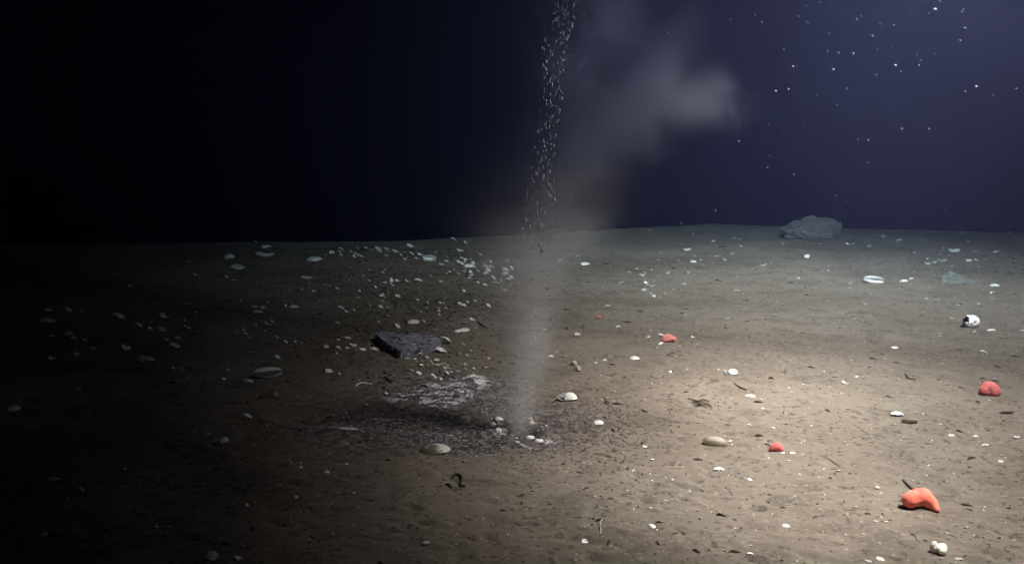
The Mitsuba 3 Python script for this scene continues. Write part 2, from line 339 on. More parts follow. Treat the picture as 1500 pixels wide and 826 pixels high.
# ---------------------------------------------------------------- the shells one can tell apart
# (pixel x, y, width in pixels, kind, options, label)
SHELLS = [
    (637, 662, 50, 'dome', dict(tint=(0.72, 0.68, 0.64), brown=0.9, asp=0.60, turn=-16, tilt=(10, -6)), 'tan brown clam with an eroded white end on the mat left of the vent'),
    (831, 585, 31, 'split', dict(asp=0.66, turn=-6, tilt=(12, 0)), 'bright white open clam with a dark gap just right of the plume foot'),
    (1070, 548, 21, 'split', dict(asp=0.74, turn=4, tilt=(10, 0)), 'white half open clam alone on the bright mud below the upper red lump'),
    (1098, 579, 19, 'dome', dict(asp=0.58, turn=5, tilt=(14, 0)), 'smooth white oval shell below the half open clam on bright mud'),
    (930, 526, 17, 'dome', dict(asp=0.5, turn=-32, tilt=(14, 0)), 'slanted white leaf shaped shell between the plume and the upper red lump'),
    (1053, 687, 17, 'dome', dict(asp=0.42, turn=-8, tilt=(18, 0)), 'small white bar shaped shell below the half buried brown clam'),
    (955, 773, 15, 'dome', dict(asp=0.6, turn=-58, tilt=(10, 0)), 'white pointed shell piece at the lower middle of the bright mud'),
    (1151, 770, 12, 'dome', dict(asp=0.7, turn=-35, tilt=(10, 0)), 'small white three cornered shell at the bottom of the brightest mud'),
    (1048, 651, 36, 'dome', dict(tint=TAN_T, brown=0.35, asp=0.5, turn=-16, tilt=(38, 4)), 'half buried brown clam with a dark shadowed lower edge on bright mud'),
    (1314, 608, 21, 'dome', dict(asp=0.55, turn=4, tilt=(-16, 6)), 'white shell with a dark underside beside a grey half shell at right'),
    (1333, 619, 26, 'dish', dict(tint=(0.30, 0.27, 0.23), asp=0.45, turn=-6, tilt=(-30, -4)), 'grey brown half shell standing with its dark hollow side to the viewer'),
    (1475, 606, 22, 'dish', dict(tint=(0.17, 0.15, 0.13), asp=0.4, turn=-10, tilt=(-24, -8)), 'dark brown slender half shell near the right edge below a red lump'),
    (1279, 414, 29, 'pair', dict(asp=0.36, turn=-16, tilt=(-10, 4), gape=34), 'long slender white open clam on the far grey mud at right'),
    (857, 388, 15, 'dome', dict(asp=0.5, turn=2, tilt=(18, 0)), 'bright white oval shell far off just right of the plume'),
    (1016, 384, 12, 'dome', dict(asp=0.62, turn=38, tilt=(14, 0)), 'bright white tilted shell far off right of the plume below the crest'),
    (1289, 818, 14, 'dome', dict(asp=0.75, turn=-62, tilt=(6, 0)), 'white round shell cut by the bottom edge left of the flower shaped lump'),
    (1272, 823, 13, 'dome', dict(asp=0.36, turn=-45, tilt=(6, 0)), 'thin white shell sliver at the bottom edge beside a round white shell'),
    (1404, 818, 13, 'dome', dict(asp=0.36, turn=-10, tilt=(8, 0)), 'thin white shell sliver right of the flower shaped white lump'),
    (1394, 638, 10, 'dome', dict(asp=0.6, turn=-5), 'small bright white shell below and left of the round red lump'),
    (1466, 674, 10, 'dome', dict(asp=0.8, turn=20), 'round bright white little shell near the right edge'),
    (687, 391, 15, 'dome', dict(asp=0.62, turn=0, tilt=(20, 0)), 'bright white oval shell far off just left of the plume'),
    (630, 382, 22, 'pair', dict(asp=0.42, turn=-8, tilt=(-14, 0), gape=40), 'long pale open clam in the far shell patch left of the plume'),
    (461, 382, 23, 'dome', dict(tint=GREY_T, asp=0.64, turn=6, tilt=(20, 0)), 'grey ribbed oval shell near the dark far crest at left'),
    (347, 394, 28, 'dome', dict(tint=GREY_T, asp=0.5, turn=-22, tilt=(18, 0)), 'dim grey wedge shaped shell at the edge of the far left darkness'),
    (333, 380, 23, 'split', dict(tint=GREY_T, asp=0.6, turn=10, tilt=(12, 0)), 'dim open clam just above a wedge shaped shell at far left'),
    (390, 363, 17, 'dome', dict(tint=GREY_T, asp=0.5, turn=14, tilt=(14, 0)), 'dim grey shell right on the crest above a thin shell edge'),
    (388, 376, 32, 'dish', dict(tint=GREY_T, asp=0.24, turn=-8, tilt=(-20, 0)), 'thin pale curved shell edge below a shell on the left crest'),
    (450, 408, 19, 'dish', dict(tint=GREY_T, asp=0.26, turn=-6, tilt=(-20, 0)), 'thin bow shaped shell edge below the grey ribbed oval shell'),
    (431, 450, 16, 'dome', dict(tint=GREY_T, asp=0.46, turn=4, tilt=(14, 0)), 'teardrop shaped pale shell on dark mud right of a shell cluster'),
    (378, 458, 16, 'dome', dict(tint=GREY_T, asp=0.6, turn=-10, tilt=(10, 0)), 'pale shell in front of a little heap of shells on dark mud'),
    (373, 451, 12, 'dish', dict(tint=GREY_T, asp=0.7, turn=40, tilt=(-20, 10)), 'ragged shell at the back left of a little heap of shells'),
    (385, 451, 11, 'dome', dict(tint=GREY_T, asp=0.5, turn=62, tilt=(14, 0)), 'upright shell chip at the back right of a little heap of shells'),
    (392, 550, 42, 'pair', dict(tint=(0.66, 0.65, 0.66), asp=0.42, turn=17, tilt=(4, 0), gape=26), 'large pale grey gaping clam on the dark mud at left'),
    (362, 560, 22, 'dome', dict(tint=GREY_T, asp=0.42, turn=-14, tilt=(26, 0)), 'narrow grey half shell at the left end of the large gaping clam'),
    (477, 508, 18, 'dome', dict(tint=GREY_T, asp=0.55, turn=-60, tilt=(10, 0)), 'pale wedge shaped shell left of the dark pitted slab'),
    (606, 473, 19, 'dome', dict(asp=0.6, turn=-2, tilt=(18, 0)), 'white oval ribbed shell just behind the dark pitted slab'),
    (672, 485, 13, 'dome', dict(asp=0.8, turn=20, tilt=(14, 0)), 'left one of two touching white shells right behind the slab'),
    (681, 484, 16, 'dome', dict(asp=0.72, turn=15, tilt=(14, 0)), 'right one of two touching white shells right behind the slab'),
    (653, 504, 21, 'dome', dict(asp=0.7, turn=60, tilt=(8, 34)), 'upper bright white shell leaning on the right end of the slab'),
    (646, 517, 18, 'dome', dict(asp=0.75, turn=12, tilt=(10, 24)), 'lower bright white shell at the right end of the slab'),
    (672, 520, 16, 'pair', dict(tint=(0.36, 0.34, 0.31), asp=0.55, turn=85, tilt=(-75, 0), gape=30), 'grey clam with two upright valves right of the slab'),
    (681, 536, 13, 'dome', dict(asp=0.4, turn=80, tilt=(0, 20)), 'narrow upright white shell below the upright grey clam'),
    (672, 545, 10, 'dome', dict(asp=0.62, turn=-55), 'white pear shaped little shell above the pale mat'),
    (693, 552, 10, 'dome', dict(asp=0.55, turn=-5, tilt=(14, 0)), 'white little shell at the right top of the pale mat'),
    (597, 526, 9, 'dome', dict(tint=(0.55, 0.47, 0.36), asp=0.75, turn=10), 'tan round pebble like shell in front of the slab'),
    (877, 620, 16, 'dome', dict(asp=0.8, turn=-40, tilt=(12, 0)), 'strongly ribbed white shell piece below the bright open clam'),
    (890, 448, 8, 'dome', dict(asp=0.6, turn=-8), 'bright white little shell right of the plume above a rusty speck'),
    (807, 522, 9, 'dome', dict(asp=0.95, turn=0), 'round bright white shell at the right rim of the plume'),
    (797, 482, 8, 'dome', dict(asp=0.95, turn=0), 'round white shell half veiled by the plume'),
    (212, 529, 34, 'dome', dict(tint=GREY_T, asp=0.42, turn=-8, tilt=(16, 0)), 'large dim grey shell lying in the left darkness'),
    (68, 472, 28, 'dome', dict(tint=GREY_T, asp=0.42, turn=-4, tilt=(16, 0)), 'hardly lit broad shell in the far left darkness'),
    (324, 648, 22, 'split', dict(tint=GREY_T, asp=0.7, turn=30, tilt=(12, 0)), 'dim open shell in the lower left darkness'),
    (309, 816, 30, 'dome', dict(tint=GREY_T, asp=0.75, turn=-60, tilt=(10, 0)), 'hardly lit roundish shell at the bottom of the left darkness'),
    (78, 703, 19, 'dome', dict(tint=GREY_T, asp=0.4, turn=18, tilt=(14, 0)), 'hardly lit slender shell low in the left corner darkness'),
    (1457, 419, 14, 'dome', dict(asp=0.4, turn=-3, tilt=(14, 0)), 'white slender shell right of the pale flat rock'),
    (1452, 484, 13, 'dome', dict(asp=0.36, turn=-3, tilt=(14, 0)), 'white bar shaped shell right of the round hollow shell'),
    (1498, 484, 9, 'dome', dict(asp=0.8, turn=60, tilt=(10, 0)), 'white shell cut by the right edge of the picture'),
]
for px, py, w, kind, opt, text in SHELLS:
    c = on_ground(px, py)
    ms = shell_meshes(px_size(px, py, w), kind, **opt)
    if 'eroded' in text:                                       # the brown skin has flaked off one end, down to white chalk with dark grooves
        v, f, col = ms[0]
        t = (v @ rot(0, 0, opt['turn'])) / px_size(px, py, w)
        n_ = meshkit.fbm(v * 60, 3, seed=2) - 0.5
        wh = np.clip((t[:, 0] - 0.02 + 0.5 * t[:, 1] + 0.25 * n_) * 9, 0, 1)
        gr = np.clip(1 - np.abs(np.sin((t[:, 1] * 1.1 + t[:, 0] * 0.75 + 0.10 * n_) * 21)) * 2.6, 0, 1) * (t[:, 0] < 0.36) * (t[:, 0] > 0.05)
        col = col * (1 - wh[:, None]) + np.array([0.72, 0.67, 0.64]) * wh[:, None]
        ms[0] = (v, f, col * (1 - 0.8 * gr * wh)[:, None])
    ms = settle(ms, c, sink=0.25 if kind == 'pair' and opt['tilt'][0] < -50 else 0.06)
    if kind in ('pair', 'split'):
        thing('clam_shell', None, None, text, 'clam', parts=[('valve', m, 'shell_chalk') for m in ms])
    else:
        thing('shell', ms[0], 'shell_chalk', text, 'shell')

# ---------------------------------------------------------------- smaller shells and chips, in groups that share a look and a place
SMALL = {
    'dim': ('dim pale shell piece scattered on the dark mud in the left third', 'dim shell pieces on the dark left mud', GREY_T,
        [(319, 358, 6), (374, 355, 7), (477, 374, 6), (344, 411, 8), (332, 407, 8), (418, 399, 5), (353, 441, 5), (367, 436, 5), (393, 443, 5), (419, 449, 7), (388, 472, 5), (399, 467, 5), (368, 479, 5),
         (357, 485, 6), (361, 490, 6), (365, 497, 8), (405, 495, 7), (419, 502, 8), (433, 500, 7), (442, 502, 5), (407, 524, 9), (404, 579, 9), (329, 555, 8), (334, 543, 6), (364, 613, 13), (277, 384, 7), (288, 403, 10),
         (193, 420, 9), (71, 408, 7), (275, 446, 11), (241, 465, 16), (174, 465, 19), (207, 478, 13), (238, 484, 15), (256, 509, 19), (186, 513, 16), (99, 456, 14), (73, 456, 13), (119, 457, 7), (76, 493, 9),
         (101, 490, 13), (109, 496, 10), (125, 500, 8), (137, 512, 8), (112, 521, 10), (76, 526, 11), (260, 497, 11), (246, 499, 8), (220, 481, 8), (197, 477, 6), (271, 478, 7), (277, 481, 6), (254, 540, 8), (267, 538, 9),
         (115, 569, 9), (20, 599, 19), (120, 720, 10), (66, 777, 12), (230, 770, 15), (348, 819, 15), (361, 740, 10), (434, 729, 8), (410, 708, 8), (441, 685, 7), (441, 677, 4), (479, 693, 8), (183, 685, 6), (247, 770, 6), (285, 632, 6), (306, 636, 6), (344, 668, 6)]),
    'far_left': ('small white shell piece strewn under the dark crest left of the plume', 'small shell pieces far off left of the plume', WHITE_T,
        [(500, 366, 8), (499, 374, 5), (519, 377, 5), (513, 393, 5), (485, 420, 6), (494, 423, 6), (526, 405, 4), (533, 404, 4), (577, 419, 10), (566, 396, 7), (560, 436, 10), (498, 450, 6), (508, 457, 6), (494, 473, 7),
         (520, 456, 6), (555, 472, 6), (571, 464, 10), (582, 480, 10), (568, 366, 9), (578, 369, 12), (552, 365, 7), (601, 362, 10), (603, 372, 7), (597, 377, 5), (616, 374, 9), (610, 379, 7), (647, 388, 6), (664, 353, 10),
         (683, 357, 9), (675, 368, 10), (678, 382, 9), (684, 381, 6), (704, 374, 6), (711, 391, 7), (613, 412, 11), (597, 412, 6), (646, 413, 6), (562, 435, 6), (681, 428, 6), (674, 445, 8), (685, 443, 5), (697, 442, 5),
         (643, 454, 5), (700, 414, 5), (741, 396, 11), (752, 395, 11), (737, 404, 10), (722, 406, 6), (749, 407, 6), (735, 421, 6), (740, 425, 7), (692, 469, 8), (716, 450, 8), (653, 438, 5), (632, 405, 5), (665, 396, 6), (672, 401, 6), (690, 404, 6), (700, 398, 6)]),
    'slab': ('small white shell chip lying round the dark slab above the pale mat', 'shell chips round the dark slab', WHITE_T,
        [(510, 496, 9), (519, 507, 9), (531, 512, 11), (545, 512, 8), (550, 511, 9), (621, 471, 5), (616, 520, 6), (641, 528, 7), (652, 534, 5), (641, 535, 6), (655, 548, 8), (637, 554, 7), (603, 543, 7), (613, 548, 8), (697, 481, 5), (679, 506, 5), (608, 527, 4), (482, 545, 11), (498, 549, 6), (567, 576, 8), (647, 556, 6)]),
    'vent': ('small white shell chip on the grey ground round the vent', 'shell chips round the vent', WHITE_T,
        [(708, 605, 7), (679, 646, 5), (685, 665, 5), (740, 600, 5), (800, 625, 5), (757, 650, 5), (820, 686, 4), (855, 678, 5), (660, 640, 4)]),
    'far_right': ('tiny white shell piece on the far grey mud right of the plume', 'tiny shell pieces far off right of the plume', WHITE_T,
        [(804, 376, 9), (823, 384, 12), (846, 375, 5), (849, 396, 4), (998, 339, 5), (1015, 343, 4), (1045, 354, 6), (1076, 350, 7), (1084, 351, 5), (1086, 361, 7), (1113, 346, 6), (1103, 343, 8), (1007, 367, 11), (979, 401, 6),
         (944, 400, 6), (938, 402, 6), (942, 404, 6), (910, 416, 9), (946, 415, 6), (944, 425, 9), (958, 435, 7), (974, 431, 5), (986, 424, 6), (1080, 427, 8), (1118, 389, 10), (1182, 378, 11), (1049, 376, 6), (1072, 374, 6), (1054, 375, 4),
         (1170, 408, 5), (1294, 347, 8), (1317, 354, 11), (1357, 353, 8), (1410, 343, 12), (1418, 354, 7), (1339, 371, 8), (1398, 369, 16), (1428, 369, 7), (1458, 370, 7), (1381, 383, 13), (1369, 385, 7), (1359, 387, 9), (1419, 383, 10),
         (1430, 382, 10), (1453, 429, 7), (1454, 437, 5), (1324, 414, 12), (1335, 409, 7), (1357, 438, 6), (1371, 441, 9), (1246, 416, 5), (1245, 422, 6), (1268, 445, 6), (1241, 358, 8), (1249, 358, 7), (1274, 361, 6), (1213, 397, 5),
         (1433, 445, 6), (1398, 436, 5), (1480, 342, 6), (1435, 359, 5), (1202, 358, 5), (1147, 358, 6), (920, 336, 6), (938, 336, 5), (950, 338, 6), (968, 371, 5), (964, 382, 6), (1008, 400, 6), (1002, 417, 5), (1030, 388, 4)]),
    'near_right': ('tiny white shell chip on the bright brown mud in the right half', 'tiny shell chips on the bright mud', WHITE_T,
        [(804, 502, 7), (816, 515, 5), (783, 494, 6), (847, 492, 10), (906, 479, 8), (950, 494, 6), (968, 492, 9), (968, 505, 8), (886, 528, 8), (873, 532, 6), (1003, 462, 6), (1066, 467, 7), (1015, 494, 6), (982, 545, 6), (1006, 542, 5),
         (996, 507, 4), (1115, 585, 6), (1117, 598, 5), (1098, 621, 6), (1070, 646, 7), (1124, 647, 9), (1147, 665, 7), (1161, 665, 9), (1156, 675, 6), (1098, 702, 7), (1132, 627, 7), (1189, 623, 5), (1285, 717, 7), (1177, 563, 5), (1237, 561, 11),
         (1233, 576, 5), (1255, 552, 6), (1377, 621, 6), (1430, 640, 8), (1443, 653, 10), (1490, 641, 10), (1284, 763, 7), (1299, 764, 7), (928, 689, 7), (975, 733, 7), (1099, 810, 10), (1100, 799, 6), (913, 665, 6), (872, 729, 7), (857, 793, 10),
         (1238, 647, 5), (1360, 683, 6), (1431, 485, 7), (1427, 488, 6), (1379, 495, 9), (1395, 466, 5), (1311, 510, 9), (1441, 516, 10), (1403, 448, 7), (944, 655, 8), (956, 674, 6), (985, 704, 6), (1010, 716, 4), (1000, 683, 4), (880, 745, 5)]),
    'bottom': ('dim shell chip on the shadowed mud at the bottom left of the vent', 'dim shell chips at the bottom', GREY_T,
        [(625, 799, 12), (640, 757, 5), (627, 724, 5), (508, 649, 6), (508, 680, 7), (519, 722, 6), (560, 708, 5), (845, 812, 5)]),
}
chip_rng = np.random.default_rng(5)
# the shell patches at left are dense: clusters round these spots (pixel x, y, spread x, spread y, how many)
for name, clusters in (('far_left', ((570, 370, 60, 6, 24), (690, 395, 40, 14, 26), (560, 425, 50, 20, 20), (650, 445, 50, 14, 14), (730, 410, 25, 10, 12))),
                       ('slab', ((520, 505, 25, 16, 14), (640, 535, 45, 12, 16), (690, 530, 22, 16, 8))),
                       ('dim', ((380, 470, 30, 14, 12), (250, 480, 40, 20, 12), (440, 420, 40, 20, 8))),
                       ('far_right', ((950, 415, 26, 14, 14), (1090, 352, 40, 6, 10), (1390, 375, 60, 14, 16), (1020, 380, 50, 8, 8)))):
    for cx, cy, sx, sy, n_ in clusters:
        for _ in range(n_):
            px, py = cx + chip_rng.normal(0, 0.7) * sx, cy + chip_rng.normal(0, 0.7) * sy
            if py > 362 and not (545 < px < 672 and 484 < py < 524):
                SMALL[name][3].append((px, py, chip_rng.uniform(3.0, 8.0) if name == 'far_left' else chip_rng.uniform(2.6, 6.5)))
widths = sorted((s_[2] * (1 if s_[1] > 400 else 0.95) for v_ in SMALL.values() for s_ in v_[3]), reverse=True)
hash_meshes = []
for name, (text, group, tint, spots) in SMALL.items():
    for px, py, w in spots:
        c = on_ground(px, py)
        L = px_size(px, py, w * (1.3 if name in ('far_left', 'slab') else 1.12))
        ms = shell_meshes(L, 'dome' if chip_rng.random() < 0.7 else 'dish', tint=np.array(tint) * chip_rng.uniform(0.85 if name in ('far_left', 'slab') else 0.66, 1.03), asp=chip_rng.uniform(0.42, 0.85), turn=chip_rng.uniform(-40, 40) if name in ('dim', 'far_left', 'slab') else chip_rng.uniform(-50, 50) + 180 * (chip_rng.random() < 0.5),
                          tilt=(chip_rng.uniform(-6, 30), chip_rng.uniform(10, 45) if name in ('dim', 'far_left', 'slab') else chip_rng.uniform(-16, 16)), fine=False)
        ms = settle(ms, c, sink=0.22 if name in ('dim', 'far_left', 'slab') else 0.08)
        if w >= widths[285]:
            thing('shell_fragment', ms[0], 'shell_chalk', text, 'shell', group)
        else:
            hash_meshes.append(ms[0])
hm = merge(hash_meshes)                                         # the smallest, past what one can tell apart
scene['shell_hash'] = mikit.ply((hm[0], hm[1]), 'shell_chalk', smooth=True, color=hm[2])
labels['shell_hash'] = {'kind': 'stuff', 'label': 'the smallest white shell bits strewn over the seabed'}

# ---------------------------------------------------------------- rocks, slab and crusts
def plate(corners, thick, seed, tint, cell=0.008, rough=0.012, pits=0.0):
    """A slab of rock from its outline (metres, plan view): worn edges, uneven top, pitted."""
    from shapely import Polygon, points as spoints, contains
    poly = Polygon(corners).buffer(-0.012).buffer(0.012)
    mesh = trimesh.creation.extrude_polygon(poly, thick, engine='earcut')
    mesh = mesh.subdivide_to_size(cell * 2, max_iter=12)
    v = np.array(mesh.vertices)
    n = meshkit.fbm(np.stack([v[:, 0] * 18, v[:, 1] * 18, v[:, 2] * 18], -1) + seed, 3, seed=seed) - 0.5
    ctr = v.mean(0)
    d = v - ctr
    d[:, 2] *= 2
    d /= np.linalg.norm(d, axis=1, keepdims=True)
    v = v + d * (rough * 2 * n)[:, None]
    v[:, :2] += (v[:, :2] - ctr[:2]) * (0.05 * np.clip(1 - v[:, 2] / thick, 0, 1))[:, None]          # the foot spreads a little
    top = v[:, 2] > thick * 0.6
    p = 0.6 * meshkit.noise(np.stack([v[:, 0] * 36, v[:, 1] * 26, 0 * n], -1) + seed * 3, seed=seed + 2) + 0.4 * meshkit.noise(np.stack([v[:, 0] * 90, v[:, 1] * 70, 0 * n], -1) + seed * 3, seed=seed + 3)
    hole = np.clip((p - 0.56) * 7, 0, 1) * top
    v[:, 2] -= pits * hole
    k = meshkit.fbm(v * 60, 3, seed=seed + 4)
    gr = meshkit.noise(v * 150 + seed, seed=seed + 6) * 0.6 + meshkit.noise(v * 70, seed=seed + 7) * 0.4
    k = k + (np.clip((gr - 0.56) * 6, 0, 1) * 0.9 if pits else 0)
    c = np.array(tint) * ((0.35 + 1.3 * k) * (1 - 0.65 * hole * (pits > 0)))[:, None]
    return v, np.array(mesh.faces), np.clip(c, 0, 0.8)

# the dark purple slab left of the plume
c = [on_ground(*q) for q in ((549, 500), (560, 496), (588, 499), (614, 499), (636, 501), (645, 506), (636, 514), (620, 519), (604, 522), (584, 525), (566, 514))]
mid = np.mean([q[:2] for q in c], 0)
slab = plate([(q[0] - mid[0], (q[1] - mid[1]) * 1.0) for q in c], 0.055, 4, (0.155, 0.15, 0.19), cell=0.0035, pits=0.020)
slab = (slab[0] @ rot(1, 2, 0).T, slab[1], slab[2])
thing('rock_slab', settle([slab], (mid[0], mid[1]), sink=0.42)[0], 'stone', 'flat dark purple grey rock slab full of pits left of the plume', 'rock')
# the boulder on the far crest
c = on_ground(1198, 351)
w = px_size(1190, 351, 96)
b1 = lump(w * 0.46, w * 0.30, w * 0.21, seed=3, sub=5, rough=0.55, freq=1.7, tint=(0.115, 0.105, 0.10), flat=0.62, mottle=0.6)
v = b1[0]
v[:, 2] *= 1 + 0.25 * np.clip(v[:, 0] / w, -0.5, 0.5)
v[:, 0] += 0.35 * np.maximum(v[:, 2], -0.1 * w) * 0.3
k = meshkit.fbm(v * 12, 4, seed=31)
v = v + (b1[0] / np.linalg.norm(b1[0], axis=1, keepdims=True)) * (0.20 * (np.abs(k - 0.5) - 0.12) * w * 0.9)[:, None]
thing('boulder', settle([(v, b1[1], b1[2])], (c[0], c[1] + 0.2), sink=0.10)[0], 'stone', 'rugged grey boulder half sunk in the mud at the far crest', 'rock')
# the pale flat rock farther right
w = px_size(1399, 418, 44)
c = on_ground(1399, 412)
fr = plate([(-0.5 * w, -0.10 * w), (-0.36 * w, 0.28 * w), (-0.05 * w, 0.5 * w), (0.18 * w, 0.95 * w), (0.27 * w, 0.4 * w), (0.5 * w, -0.25 * w), (0.42 * w, -0.5 * w), (0.0, -0.42 * w)], 0.03, 9, (0.165, 0.17, 0.15), cell=0.012, rough=0.02)
fr = (fr[0] @ rot(13, 0, 0).T, fr[1], fr[2])
thing('flat_rock', settle([fr], (c[0], c[1]), sink=0.35)[0], 'stone', 'pale greenish grey flat three cornered rock on the far mud at right', 'rock')
c = on_ground(842, 540)
for k, (dx, dy, r, text) in enumerate(((0.0, 0.05, 0.017, 'tan lump of clay behind its twin right of the plume'), (0.012, -0.03, 0.015, 'tan lump of clay in front of its twin right of the plume'))):
    m = lump(r * 0.8, r, r * 0.9, seed=40 + k, tint=(0.33, 0.27, 0.21), rough=0.6)
    thing('clay_lump', settle([m], (c[0] + dx, c[1] + dy), sink=0.3)[0], 'stone', text, 'clay')
# white and pink crusts at the vent's rim
for px, py, w, asp, tint, text in (
        (722, 624, 9, 0.9, (0.86, 0.84, 0.86), 'round white crust knob farthest left of the vent'),
        (731, 616, 11, 0.6, (0.86, 0.84, 0.86), 'flat white crust behind the round knob left of the vent'),
        (730, 640, 10, 0.8, (0.86, 0.84, 0.86), 'white crust knob in front at the left rim of the vent'),
        (738, 634, 10, 0.8, (0.62, 0.57, 0.58), 'pale mauve crust lump right at the left lip of the vent'),
        (731, 628, 10, 0.7, (0.46, 0.42, 0.46), 'mauve crust lump between the white knobs left of the vent'),
        (779, 624, 9, 0.9, (0.72, 0.52, 0.46), 'pinkish crust lump at the right lip of the vent'),
        (777, 615, 6, 0.9, (0.62, 0.50, 0.46), 'small pinkish crust lump behind the larger pink one at the vent'),
        (770, 636, 6, 1.0, (0.55, 0.50, 0.48), 'small grey crust lump inside the right lip of the vent'),
        (777, 646, 11, 0.5, (0.82, 0.78, 0.76), 'white crust ridge at the front right of the vent'),
        (790, 649, 12, 0.45, (0.68, 0.62, 0.58), 'pale crust ridge trailing right from the vent'),
        (758, 652, 8, 0.5, (0.5, 0.46, 0.44), 'grey crust ridge at the front lip of the vent')):
    c = on_ground(px, py)
    r = px_size(px, py, w) / 2
    m = lump(r * 1.05, r * 0.9, r * asp, seed=next_seed(), sub=3, rough=0.7, freq=1.8, tint=tint, mottle=0.35)
    thing('crust_lump', settle([m], c, sink=0.28)[0], 'stone', text, 'crust')
# the white flower-shaped lump near the bottom, the round hollow shell at right
c, r = on_ground(1376, 811), px_size(1376, 811, 25) / 2
lob = [lump(r * q[2], r * q[2], r * q[3], seed=60 + i, sub=3, rough=0.25, tint=(0.84, 0.81, 0.75), mottle=0.25) for i, q in enumerate(((-0.5, 0.25, 0.5, 0.75), (0.42, 0.2, 0.55, 0.6), (0.05, -0.4, 0.55, 0.5), (-0.02, 0.45, 0.4, 0.4)))]
lob = [(m[0] + [r * q[0], r * q[1], r * q[2] * 0.8], m[1], m[2]) for m, q in zip(lob, ((-0.5, 0.25, 0.55), (0.42, 0.2, 0.5), (0.05, -0.4, 0.45), (-0.02, 0.45, 0.4)))]
thing('coral_lump', settle([merge(lob)], c, sink=0.1)[0], 'shell_chalk', 'bright white flower shaped lump at the bottom right of the mud', 'lump')
c, r = on_ground(1422, 479), px_size(1422, 479, 23) / 2
m = trimesh.creation.icosphere(subdivisions=4)
d = np.array(m.vertices)
h1, h2 = np.array([-0.96, -0.20, 0.34]), np.array([0.0, -0.95, 0.12])
keep = (d @ (h1 / np.linalg.norm(h1)) < 0.86 + 0.22 * (meshkit.noise(d * 4) - 0.5)) & (d @ (h2 / np.linalg.norm(h2)) < 0.993)
f = np.array(m.faces)
f = f[keep[f].all(1)]
v = d * r * np.array([1.0, 1.0, 0.86]) * (1 + 0.22 * (meshkit.noise(d * 2.1 + 3) - 0.5) + 0.03 * np.sin(d[:, 0] * 26))[:, None]
inner = v * 0.93
used = np.unique(f)
col = np.tile([0.84, 0.82, 0.84], (len(v), 1)) * (0.62 + 0.55 * meshkit.fbm(d * 4, 3))[:, None]
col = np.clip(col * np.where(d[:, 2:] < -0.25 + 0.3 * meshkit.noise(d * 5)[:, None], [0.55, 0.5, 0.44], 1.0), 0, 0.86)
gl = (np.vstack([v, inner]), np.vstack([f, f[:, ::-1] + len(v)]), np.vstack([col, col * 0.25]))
thing('hollow_shell', settle([gl], c, sink=0.12)[0], 'shell_chalk', 'round white hollow shell with a dark opening near the right edge', 'shell')

# ---------------------------------------------------------------- red soft-bodied lumps
def at_px(px, py, h=0.0):
    q = on_ground(px, py)
    return np.array([q[0], q[1], ground_z(q[0], q[1]) + h])

def soft(pts, radii, tint, text, seed):
    m = tube(pts, radii, seed=seed, sides=30, tint=tint, wob=0.16)
    sc_ = np.max(radii)
    n1, n2 = meshkit.fbm(m[0] / sc_ * 3.2 + seed, 3, seed=seed) - 0.5, meshkit.fbm(m[0] / sc_ * 9 + seed, 2, seed=seed + 1)
    m = (m[0] + np.array([0.3, -0.3, 1.0]) * (n1 * 0.22 * sc_)[:, None] + np.array([0, 0, 1.0]) * ((n2 - 0.5) * 0.07 * sc_)[:, None], m[1],
         np.clip(m[2] * (0.72 + 0.56 * n2)[:, None] + np.array([0.10, 0.08, 0.06]) * np.clip(n1 * 4, 0, 1)[:, None], 0, 0.86))
    thing('sea_creature', m, 'slimy_skin', text, 'sea creature')
u = px_size(1345, 745, 1.0)
q = at_px(1345, 744)
soft([q + np.array(p) * u for p in ((-14, 0, 9), (-4, 1, 12), (7, 0, 12), (15, -7, 7), (19, -16, 2))], np.array([11.5, 13, 14, 10.5, 5]) * u, (0.85, 0.18, 0.13), 'bright orange red bean shaped soft lump low on the right mud', 5)
u = px_size(1450, 577, 1.0)
q = at_px(1450, 578)
soft([q + np.array(p) * u for p in ((-6, 1, 7), (0, 1, 8), (6, -1, 6))], np.array([9, 11, 9]) * u, (0.52, 0.13, 0.13), 'dull red rounded soft lump near the right edge', 6)
u = px_size(979, 500, 1.0)
q = at_px(979, 501)
soft([q + np.array(p) * u for p in ((-5, 0, 4), (0, 1, 6), (6, -1, 5))], np.array([5, 6.5, 5]) * u, (0.60, 0.19, 0.18), 'pinkish red small lump beside white chips right of the plume', 7)
u = px_size(1137, 661, 1.0)
q = at_px(1137, 661)
soft([q + np.array(p) * u for p in ((-5, 1, 4), (1, 0, 6), (5, -2, 4))], np.array([5, 7, 5]) * u, (0.60, 0.13, 0.13), 'small deep red lump between three white chips on bright mud', 8)
q, u = at_px(877, 466), px_size(877, 466, 1.0)
soft([q + np.array(p) * u for p in ((-3, 0, 1.5), (3, 0, 1.5))], np.array([2.2, 2.2]) * u, (0.42, 0.14, 0.10), 'tiny rusty speck on the mud above a white shell right of the plume', 9)

